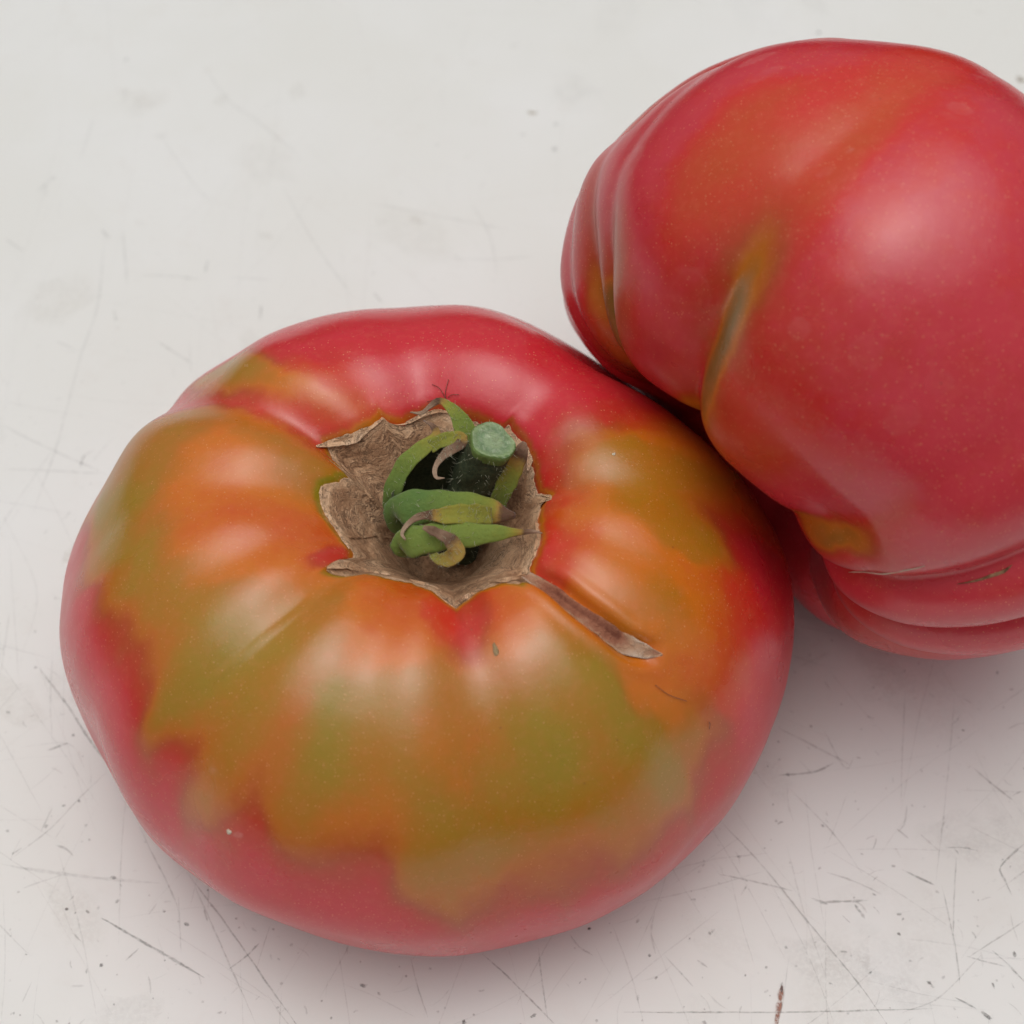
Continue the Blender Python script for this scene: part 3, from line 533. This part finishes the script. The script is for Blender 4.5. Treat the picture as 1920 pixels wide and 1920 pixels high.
# stem hollow: calyx cup, stem, sepals
def tube(name, path, radii, mat, parent, origin, seg=36, rings=40, bumpy=.0, seed=2, cap=True, ribs=0):
    C, u = catmull(np.array(path, float), rings); d = np.r_[0, np.cumsum(np.linalg.norm(np.diff(np.array(path, float), axis=0), axis=1))]
    r = np.interp(u, d / d[-1], radii); T = np.gradient(C, axis=0); T /= np.linalg.norm(T, axis=1, keepdims=True)
    B = np.cross(T, [.1, 1, .05]); B /= np.linalg.norm(B, axis=1, keepdims=True); Nn = np.cross(T, B); a = np.arange(seg) * 2 * np.pi / seg
    V = C[:, None] + (r[:, None] * (1 + .05 * np.cos(3 * a + seed) + .04 * np.cos(5 * a + 2 * seed)))[..., None] * (np.cos(a)[None, :, None] * B[:, None] + np.sin(a)[None, :, None] * Nn[:, None])
    if bumpy: V = V + fbm(V, 10, seed, 3)[..., None] * bumpy * (V - C[:, None]) / (r[:, None, None] + 1e-6)
    F = [tuple(f) for f in grid_faces(rings, seg)]
    if cap: F += [tuple(range(seg))[::-1], tuple((rings - 1) * seg + i for i in range(seg))]
    return new_obj(name, V.reshape(-1, 3), F, mat, parent, True, None, origin), V, T

b0 = np.array([.40, .26, 3.66]); s_top = at(923, 829, 5.62); ax = np.array([.34, .06, .94]); ax /= np.linalg.norm(ax)
s_mid = s_top - ax * .55
stem, SV, ST = tube('stem', [b0 - [0, 0, .12], b0 + [.10, .06, .6], s_mid, s_top - ax * .10, s_top], [.30, .29, .29, .285, .275], STEM, tom1, O1, bumpy=.03, seed=4, cap=False)
# pale skin collar just under the cut, and the cut face
rim_l = SV[-1]; e1 = rim_l[0] - s_top; e1 -= ax * (e1 @ ax); e1 /= np.linalg.norm(e1); e2 = np.cross(ax, e1)
def ringprof(rows, seg=64):
    V = []; 
    a = np.arange(seg) * 2 * np.pi / seg; lob = 1 + .05 * np.cos(3 * a + 4) + .04 * np.cos(5 * a + 8)
    for r, hgt in rows: V.append(s_top + (np.outer(np.cos(a) * lob * r, e1) + np.outer(np.sin(a) * lob * r, e2)) + ax * hgt)
    return np.array(V)
cv2 = ringprof([(.278, -.13), (.290, -.06), (.297, -.01), (.292, .018), (.280, .028)])
new_obj('collar', cv2.reshape(-1, 3), grid_faces(5, 64), STEMRIM, stem, True, None, O1)
rows = [(max(.001, .282 * q), .030 - .012 * math.sin(q * 3.1)) for q in np.linspace(1, 0, 22)]
cf = ringprof(rows); cf = cf + ax * (fbm(cf, 9, 6, 2) * .010 + .008 * fbm(cf, 31, 7, 3))[..., None]
rad = np.repeat(np.linspace(1, 0, 22), 64)
new_obj('cut_face', cf.reshape(-1, 3), grid_faces(22, 64), CUT, stem, True, dict(radius=rad), O1, 'pale green freshly cut end of the stem')

# sepals' inner wall, far left of the hollow; near-black colour paints its deep shadow
rimw = catmull(np.array([at(*q) for q in [(742,985,4.55),(738,945,4.85),(742,905,5.02),(760,870,5.18),(788,846,5.27),(815,832,5.33),(848,826,5.38),(878,838,5.36)]]), 40)[0]
basw = catmull(np.array([at(*q) for q in [(800,1030,3.8),(786,1005,3.9),(786,990,3.9),(796,978,3.9),(810,970,3.9),(828,966,3.9),(846,966,3.9),(864,972,3.9)]]), 40)[0]
wv = np.array([[rimw[j] * (1 - q) + basw[j] * q - np.array([.10, -.05, .0]) * math.sin(q * 3.14) for j in range(40)] for q in np.linspace(0, 1, 14)])
wall = np.concatenate([wv.reshape(-1, 3), (wv + np.array([-.03, .03, 0])).reshape(-1, 3)]); gfw = grid_faces(14, 40, False)
new_obj('calyx_shade_wall', wall, [tuple(f) for f in gfw] + [tuple(f[::-1] + 560) for f in gfw] + [(j, j + 560, j + 561, j + 1) for j in range(39)], STEM, tom1, True, None, O1)

SEP = [  # survey points (x, y, height), widths, ages, label
 ([(775,1010,3.9),(748,985,4.35),(735,948,4.72),(740,910,5.0),(758,872,5.2),(785,846,5.32),(808,828,5.38),(818,812,5.40),(808,796,5.36),(794,788,5.30)], [.10,.18,.22,.23,.22,.20,.17,.11,.06,.02], [.05,.08,.08,.12,.20,.34,.46,.62,.85,1], None),
 ([(808,838,5.34),(826,828,5.42),(848,822,5.48),(868,824,5.5),(862,834,5.5),(842,846,5.46),(825,862,5.4),(815,880,5.36),(818,896,5.34),(834,898,5.36)], [.16,.18,.17,.16,.15,.12,.075,.06,.045,.015], [.42,.40,.42,.62,.84,.92,.95,.98,1,1], 'withered sepal curling into a brown hook'),
 ([(905,915,4.7),(893,855,5.25),(877,815,5.45),(858,780,5.58),(842,762,5.62),(826,753,5.60),(808,763,5.52),(792,773,5.44),(770,772,5.40)], [.24,.28,.26,.20,.13,.09,.06,.05,.015], [.20,.22,.24,.30,.42,.72,.95,1,1], 'narrow sepal arching back to a dry thread'),
 ([(790,1010,4.1),(752,990,4.5),(738,966,4.85),(752,955,5.05),(790,950,5.15),(835,948,5.20),(885,950,5.18),(918,956,5.12),(940,962,5.08),(966,966,5.02)], [.08,.18,.32,.42,.43,.38,.34,.30,.24,.08], [.02,.02,.02,.02,.03,.12,.28,.40,.74,.76], 'broad green sepal with a blackened tip'),
 ([(922,966,5.18),(895,964,5.30),(862,964,5.36),(832,966,5.36),(808,966,5.32),(786,970,5.28),(766,982,5.24),(754,1000,5.22),(760,1012,5.22)], [.20,.24,.24,.19,.14,.09,.07,.05,.02], [.44,.44,.46,.52,.75,.88,.95,1,1], 'yellowed sepal folded back with a brown curl'),
 ([(800,1035,4.2),(768,1035,4.65),(750,1022,4.98),(768,1015,5.12),(805,1010,5.20),(850,1004,5.26),(900,1000,5.26),(945,998,5.22),(975,996,5.18),(1000,994,5.16),(1016,998,5.14)], [.08,.16,.28,.37,.37,.33,.26,.17,.08,.04,.015], [.14,.14,.16,.16,.20,.24,.27,.32,.62,.95,1], 'yellow green pointed sepal with a dry tip'),
 ([(806,1036,5.02),(824,1048,5.16),(846,1046,5.28),(856,1032,5.36),(846,1015,5.40),(828,1004,5.40),(812,996,5.38),(794,988,5.36)], [.07,.14,.20,.22,.17,.13,.12,.05], [.44,.50,.56,.62,.74,.90,.78,.95], 'orange brown sepal bent over itself'),
 ([(905,985,4.3),(938,930,4.85),(955,893,5.10),(968,862,5.30),(977,842,5.42),(981,830,5.44)], [.20,.27,.27,.25,.17,.06], [.16,.24,.40,.66,.86,.92], 'half withered sepal standing beside the cut stem'),
]
HB = []
for si, (pp, ww, aa, lb) in enumerate(SEP):
    o, V = strip('sepal', [at(*q) for q in pp], ww, LEAF, tom1, O1, thick=(.045 if si in (3, 5) else .04), cup=(-.07 if si in (3, 5) else .06 if si == 0 else .14), age=aa, rough=.012, seed=si + 2, n=50, m=11, hint=(0, -.45, .85) if si != 7 else (.35, -.45, .8), label=lb)
    HB.append((V, np.linspace(0, 1, len(V)) < .7))
# fine hairs on stem and sepals
rs = np.random.RandomState(7); hv = []; hf = []
def hair(p, d, L, r=.0028):
    d = d / np.linalg.norm(d); b = np.cross(d, [.3, .5, .8]); b /= np.linalg.norm(b); c = np.cross(d, b); k = len(hv)
    bend = rs.normal(size=3) * .25
    for q in range(3):
        pp_ = p + d * L * q / 2 + bend * L * (q / 2) ** 2 * .6; rr_ = r * (1 - .4 * q)
        for t in range(3): hv.append(pp_ + (b * math.cos(t * 2.094) + c * math.sin(t * 2.094)) * rr_)
    for q in range(2):
        for t in range(3): hf.append((k + q * 3 + t, k + q * 3 + (t + 1) % 3, k + q * 3 + 3 + (t + 1) % 3, k + q * 3 + 3 + t))
for V, keep in HB:
    idx = rs.choice(np.where(keep)[0], 70)
    for i in idx: hair(V[i], np.array([0, -.4, .8]) + rs.normal(size=3) * .6, .04 + .05 * rs.rand())
fl = SV.reshape(-1, 3); cen = np.repeat(SV.mean(1), SV.shape[1], 0)
for i in rs.choice(len(fl), 340): hair(fl[i], (fl[i] - cen[i]) + rs.normal(size=3) * .08, .04 + .05 * rs.rand())
hr = new_obj('fine_hairs', hv, hf, HAIR, tom1, True, None, O1); hr['kind'] = 'stuff'

# small blemishes on the standing fruit
def blemish(name, P, px, rx, ry, a, hgt, mat, parent, origin, label=None):
    (i, j), = pick(P, [px]); n = grid_normals(P[i-2:i+3])[2, j]; p = P[i, j]
    e1 = RT * math.cos(a) + UP * math.sin(a); e1 = e1 - n * (e1 @ n); e1 /= np.linalg.norm(e1); e2 = np.cross(n, e1)
    V = [p + n * (hgt + .004)]; rings = 5; seg = 22
    for r in range(1, rings + 1):
        q = r / rings
        for s_ in range(seg):
            t = s_ * 2 * np.pi / seg; k = 1 + .12 * math.sin(3 * t + px[0]) + .07 * math.sin(7 * t)
            V.append(p + e1 * rx * q * k * math.cos(t) + e2 * ry * q * k * math.sin(t) + n * ((hgt * (1 - q * q) + .004) if r < rings else -.03) - n * .09 * ((rx * q * math.cos(t)) ** 2 + (ry * q * math.sin(t)) ** 2))
    F = [(0, 1 + s_, 1 + (s_ + 1) % seg) for s_ in range(seg)]
    for r in range(rings - 1):
        for s_ in range(seg): a0 = 1 + r * seg + s_; b0_ = 1 + r * seg + (s_ + 1) % seg; F.append((a0, a0 + seg, b0_ + seg, b0_))
    return new_obj(name, V, F, mat, parent, True, None, origin, label)
blemish('pock_scar', P1, (928, 1216), .10, .038, -1.25, .012, POCK, tom1, O1, 'tiny brown pock on the shoulder')
blemish('dried_spot', P1, (430, 1562), .045, .038, .5, .014, SPOT, tom1, O1)
blemish('dried_spot', P1, (1150, 852), .030, .022, .5, .010, SPOT, tom1, O1)

# short stray fibres lying on the skin behind the stem
fv = []; hv, hf = [], []
for (pa, pb, pc) in [((838,752),(836,735),(842,712)),((836,745),(826,730),(812,722)),((840,748),(848,738),(862,742)),((832,752),(822,748),(800,752)),((1328,1352),(1330,1358),(1328,1366)),((1226,1284),(1250,1302),(1284,1314))]:
    q = [P1[i, j] + grid_normals(P1[i-2:i+3])[2, j] * .02 for i, j in pick(P1, [pa, pb, pc])]
    C, u = catmull(np.array(q), 10)
    for i in range(9):
        k = len(hv); d = C[i + 1] - C[i]; d /= np.linalg.norm(d); b = np.cross(d, [.2, .4, .9]); b /= np.linalg.norm(b); c = np.cross(d, b)
        for pt in (C[i], C[i + 1]):
            for t in range(3): hv.append(pt + (b * math.cos(t * 2.094) + c * math.sin(t * 2.094)) * .0045)
        for t in range(3): hf.append((k + t, k + (t + 1) % 3, k + 3 + (t + 1) % 3, k + 3 + t))
o = new_obj('stray_fibres', hv, hf, FIBRE, tom1, True, None, O1); o['kind'] = 'stuff'

# ---------------------------------------------------------------- the lying fruit's stem end and scars
bvh2 = BVHTree.FromPolygons([Vector(v) for v in P2.reshape(-1, 3)], [tuple(int(i) for i in f) for f in GF])
pole2 = P2[0, 0]
st2, _, _ = tube('stem', [pole2 - A2 * .1, pole2 + A2 * .3, pole2 + A2 * .55 + V2 * .05], [.30, .26, .25], STEM, tom2, O2, bumpy=.03, seed=8)
for kx, (aa_, ln) in enumerate([(20, 1.25), (75, 1.35), (130, 1.2), (195, 1.1), (250, 1.1), (310, 1.2)]):
    a_ = math.radians(aa_); rd_ = U2 * math.cos(a_) + V2 * math.sin(a_); pts = []
    for q in np.linspace(0, 1, 6):
        x0 = pole2 + rd_ * (.2 + ln * q) + A2 * 6; hh = bvh2.ray_cast(Vector(x0), Vector(-A2))
        base = np.array(hh[0]) if hh[0] is not None else pole2 + rd_ * (.2 + ln * q)
        pts.append(base + A2 * (.07 + .10 * math.sin(q * 3)))
    strip('sepal', push_out(np.array(pts), P1, .06), [.22, .30, .27, .2, .12, .02], LEAF, tom2, O2, hint=tuple(A2), thick=.03, cup=.15, age=[.3, .3, .4, .5, .7, .95], rough=.012, seed=kx + 20)
SC = [(1795, 1094), (1825, 1088), (1855, 1080), (1880, 1070), (1900, 1060)]
q = pick(P2, SC); N2 = grid_normals(P2); sc_p = np.array([P2[i, j] + N2[i, j] * .012 for i, j in q]); sc_n = np.array([N2[i, j] for i, j in q])
strip('scar_line', sc_p, [.006, .022, .040, .045, .006], CORK, tom2, O2, hint=sc_n, thick=.02, cup=.05, rough=.012, seed=3, attrs_extra=dict(tone=lambda U, X, V: .30 + .3 * fbm(V, 10, 2)), label='thin brown corky split in a lower fold')
SC = [(1590, 1072), (1625, 1076), (1660, 1075), (1700, 1069), (1736, 1062)]
q = pick(P2, SC); sc_p = np.array([P2[i, j] + N2[i, j] * .006 for i, j in q]); sc_n = np.array([N2[i, j] for i, j in q])
strip('pale_scar', sc_p, [.008, .03, .035, .03, .006], SPOT, tom2, O2, hint=sc_n, thick=.014, cup=.02, rough=.006, seed=4)

# ---------------------------------------------------------------- scratches and grime on the board
GREY = (.17, .168, .160); RUST = (.36, .16, .105); TAN = (.50, .44, .34)
mv, mf, mo, mt = [], [], [], []
def mark(px, w, op, tint=GREY, ragged=.35, seed=0, z=None):
    r = random.Random(seed * 77 + int(px[0][0] * 3 + px[0][1])); zz = (.004 + .004 * r.random()) if z is None else z
    P = np.array([at(x, y, 0)[:2] for x, y in px]); L = np.linalg.norm(np.diff(P, axis=0), axis=1).sum()
    n = int(max(6, min(70, L / .06)))
    C = catmull(P, n)[0] if len(P) > 2 else np.linspace(P[0], P[-1], n)
    T = np.gradient(C, axis=0); T /= np.linalg.norm(T, axis=1, keepdims=True) + 1e-9; B = np.stack([-T[:, 1], T[:, 0]], 1); k = len(mv)
    C = C + B * np.cumsum([r.uniform(-.003, .003) for _ in range(n)])[:, None]
    for i in range(n):
        q = i / (n - 1); ww = w * min(1, 5 * q + .15, 5 * (1 - q) + .15) * (1 + ragged * r.uniform(-1, 1)); o_ = op * (1 - .5 * r.random() * ragged)
        for s_ in (-1, -.45, .45, 1):
            p = C[i] + B[i] * s_ * ww / 2; mv.append((p[0], p[1], zz)); mo.append(o_ if abs(s_) < .9 else 0.0); mt.append((*tint, 1))
    for i in range(n - 1):
        for s_ in range(3): a_ = k + i * 4 + s_; mf.append((a_, a_ + 1, a_ + 5, a_ + 4))
def speck(x, y, rx, ry, op, tint=GREY, seed=0):
    r = random.Random(seed); c = at(x, y, 0)[:2]; k = len(mv); zz = .009 + .003 * r.random(); a0 = r.random() * 3.14; seg = 12
    mv.append((c[0], c[1], zz)); mo.append(op); mt.append((*tint, 1))
    for q, oo in ((.6, op), (1.0, 0.0)):
        for t in range(seg):
            g = t * 2 * math.pi / seg; j = 1 + r.uniform(-.3, .3); lx, ly = rx * q * j * math.cos(g), ry * q * j * math.sin(g)
            mv.append((c[0] + lx * math.cos(a0) - ly * math.sin(a0), c[1] + lx * math.sin(a0) + ly * math.cos(a0), zz)); mo.append(oo); mt.append((*tint, 1))
    for t in range(seg): mf.append((k, k + 1 + t, k + 1 + (t + 1) % seg)); mf.append((k + 1 + t, k + 1 + seg + t, k + 1 + seg + (t + 1) % seg, k + 1 + (t + 1) % seg))
LONG = [([(0,795),(60,825),(200,890)],.026,.38),([(75,1255),(120,1315),(165,1385),(205,1440)],.034,.55),([(190,1722),(250,1755),(320,1795),(385,1832)],.042,.75),([(350,1635),(420,1725),(560,1922)],.024,.55),([(355,1640),(400,1740),(478,1922)],.022,.36),([(430,1817),(462,1792),(486,1768)],.030,.65),([(262,1550),(285,1600),(312,1650),(330,1690),(336,1712)],.024,.42),
([(0,1620),(130,1640),(300,1656)],.05,.20),([(20,1612),(95,1555),(148,1500),(200,1450)],.022,.38),([(235,1802),(260,1778)],.028,.6),([(196,440),(184,570),(150,670),(110,820),(60,965)],.026,.30),([(8,880),(80,881),(190,887)],.026,.32),([(176,845),(158,855),(150,878)],.03,.5),([(295,640),(325,660),(362,683)],.03,.4),([(262,516),(320,518),(375,524)],.026,.45),([(530,350),(580,440),(620,500),(665,562)],.026,.26),([(300,252),(360,340),(400,385)],.04,.15),([(690,380),(800,402),(960,432)],.04,.2),([(380,120),(430,190),(480,225),(560,290)],.06,.13),([(850,487),(940,486),(1000,480)],.03,.24),([(885,382),(920,445),(935,520)],.03,.26),
([(1352,1540),(1430,1625),(1510,1725),(1610,1850),(1660,1922)],.024,.55),([(1350,1640),(1420,1655),(1486,1670)],.026,.5),([(1550,1636),(1600,1652),(1652,1676)],.026,.45),([(1690,1630),(1720,1645),(1752,1660)],.032,.7),([(1765,1660),(1778,1720),(1790,1780),(1800,1850)],.024,.40),([(1793,1608),(1790,1690),(1788,1765)],.024,.40),([(1460,1454),(1500,1452),(1535,1446),(1566,1430)],.030,.65),([(1460,1366),(1520,1396),(1592,1434)],.036,.42),([(1825,1440),(1860,1470),(1900,1502)],.032,.62),([(1922,1582),(1895,1604),(1875,1630),(1884,1650),(1898,1680)],.028,.65),([(1168,1898),(1400,1896),(1560,1892),(1748,1887)],.022,.6),([(1812,1793),(1850,1803),(1885,1812)],.028,.55),([(1922,1726),(1870,1760),(1815,1795)],.022,.5),([(1860,1782),(1890,1808),(1922,1842)],.028,.6),([(905,1790),(960,1840),(1042,1922)],.026,.6),([(1010,1778),(1018,1840),(1030,1915)],.024,.45),([(770,1797),(782,1850),(802,1908)],.024,.40),([(1540,1692),(1580,1690),(1626,1688)],.034,.6),([(1521,1684),(1552,1696)],.045,.7),([(1602,1696),(1622,1722)],.045,.6),([(1068,1752),(1085,1775),(1112,1792)],.03,.5),([(1482,1480),(1560,1560),(1620,1640)],.022,.36),([(1640,1500),(1700,1610),(1660,1600)],.02,.0),
([(1790,1870),(1830,1890)],.028,.6),([(1690,1900),(1762,1870),(1840,1790)],.022,.30),([(1545,1370),(1585,1440),(1600,1420)],.024,.3),([(1700,1510),(1695,1545),(1682,1560)],.03,.35),([(1682,1555),(1704,1572)],.034,.55),([(1725,1565),(1760,1595)],.024,.5),([(1775,1590),(1810,1590),(1835,1596)],.026,.5),([(45,1400),(130,1395),(160,1440)],.022,.2),([(88,1408),(130,1393)],.032,.6),([(105,1585),(125,1592),(138,1605)],.034,.6),([(77,1560),(98,1515)],.026,.35),([(60,1840),(42,1880)],.02,.3),([(340,1790),(335,1680)],.02,.25),([(520,1780),(470,1760)],.02,.0),([(600,1870),(640,1800),(690,1700)],.02,.2),([(1245,1790),(1300,1850)],.022,.4),([(1280,1570),(1350,1500)],.02,.0),([(0,955),(70,1110),(40,1240)],.022,.16),([(18,1150),(0,1260)],.025,.25),([(105,640),(140,655)],.03,.3),([(214,582),(218,602)],.04,.5),([(355,640),(358,700)],.02,.25),([(490,572),(488,600)],.04,.55),([(390,488),(385,512)],.03,.45),([(700,550),(716,568)],.04,.4),([(10,448),(45,472)],.04,.35),([(70,360),(105,330)],.05,.3),([(190,430),(206,448)],.05,.4),([(230,430),(238,535)],.03,.3),([(150,300),(175,220)],.05,.15),([(430,520),(510,525)],.03,.2)]
for i, (px, w, op) in enumerate(LONG):
    if op: mark(px, w * 1.1, op * .70, seed=i)
rr_ = random.Random(11)
for i in range(640):                       # short nicks, denser and darker near the front where the board is most worn
    x, y = rr_.uniform(-60, 1980), rr_.uniform(-80, 1990); k = .35 + .65 * sstep(300, 1500, y)
    if rr_.random() > k: continue
    a_ = rr_.choice([rr_.gauss(.9, .35), rr_.gauss(-.7, .4), rr_.uniform(0, 3.1)]); L = rr_.choice([12, 18, 26, 40, 70]) * rr_.uniform(.5, 1.2); c_ = rr_.uniform(-.25, .25)
    dx, dy = math.cos(a_) * L / 2, math.sin(a_) * L / 2
    mark([(x - dx, y - dy), (x - dy * c_, y + dx * c_), (x + dx, y + dy)], rr_.uniform(.014, .034), rr_.uniform(.06, .34) * k * (1.2 if L < 25 else .7), seed=i + 500)
for i in range(340):                       # hair-fine long scratches
    x, y = rr_.uniform(-60, 1980), rr_.uniform(-60, 1990); k = .3 + .7 * sstep(300, 1500, y); a_ = rr_.choice([rr_.gauss(.9, .25), rr_.gauss(1.5, .3), rr_.gauss(.15, .2), rr_.gauss(-.7, .3)]); L = rr_.uniform(90, 380)
    dx, dy = math.cos(a_) * L / 2, math.sin(a_) * L / 2; c_ = rr_.uniform(-.06, .06)
    mark([(x - dx, y - dy), (x - dy * c_, y + dx * c_), (x + dx, y + dy)], rr_.uniform(.013, .026), rr_.uniform(.05, .20) * k, seed=i + 2000)
for i in range(1000):                       # grime dots
    x, y = rr_.uniform(-60, 1980), rr_.uniform(-80, 1990); k = .3 + .7 * sstep(400, 1500, y)
    if rr_.random() > k: continue
    q = rr_.uniform(.009, .026); speck(x, y, q * rr_.uniform(.8, 1.9), q, rr_.uniform(.12, .55) * k, seed=i)
for i in range(26):                        # soft old stains
    x, y = rr_.uniform(0, 1900), rr_.uniform(0, 1100); q = rr_.uniform(.06, .2); speck(x, y, q * 1.5, q, rr_.uniform(.05, .14), TAN, i + 900)
for i in range(60):                        # broad faint smudges
    x, y = rr_.uniform(-50, 1950), rr_.uniform(-50, 1950); q = rr_.uniform(.2, .7); speck(x, y, q * rr_.uniform(1, 2.2), q, rr_.uniform(.03, .08), rr_.choice([TAN, (.45, .44, .42)]), i + 3000)
for x, y, a_, b_, op, tint in [(237,112,.035,.035,.9,GREY),(1535,62,.045,.035,.95,GREY),(1105,1742,.030,.026,1,(.08,.04,.04)),(1915,150,.10,.12,.7,(.36,.28,.20)),(998,212,.12,.05,.75,TAN),(1042,234,.05,.04,.45,GREY),(980,253,.05,.03,.4,GREY),(1040,280,.08,.05,.4,GREY),(680,1848,.05,.03,.7,GREY),(870,1918,.04,.03,.8,GREY),(1000,1905,.025,.05,.7,GREY),(1218,1792,.025,.025,.7,GREY),(350,1733,.045,.026,.8,GREY),(190,1810,.03,.03,.7,GREY),(220,1690,.035,.03,.7,GREY),(125,1705,.025,.03,.7,GREY),(148,1502,.03,.02,.8,GREY),(1850,1905,.08,.035,.75,GREY),(1902,1790,.05,.03,.8,GREY),(1862,1848,.05,.02,.6,GREY),(1742,1843,.04,.026,.7,GREY),(820,272,.04,.03,.3,GREY),(700,512,.04,.03,.35,GREY)]:
    speck(x, y, a_, b_, op, tint, int(x))
mark([(1466,1848),(1462,1872),(1457,1900),(1454,1930)], .085, 1.0, RUST, .3, 3, .014)
mark([(1466,1842),(1464,1862)], .05, .9, (.14, .11, .11), .3, 4, .016)
mk = new_obj('scratches', mv, mf, MARK, board, False, dict(opacity=np.array(mo), tint=np.array(mt)))
mk['kind'] = 'stuff'
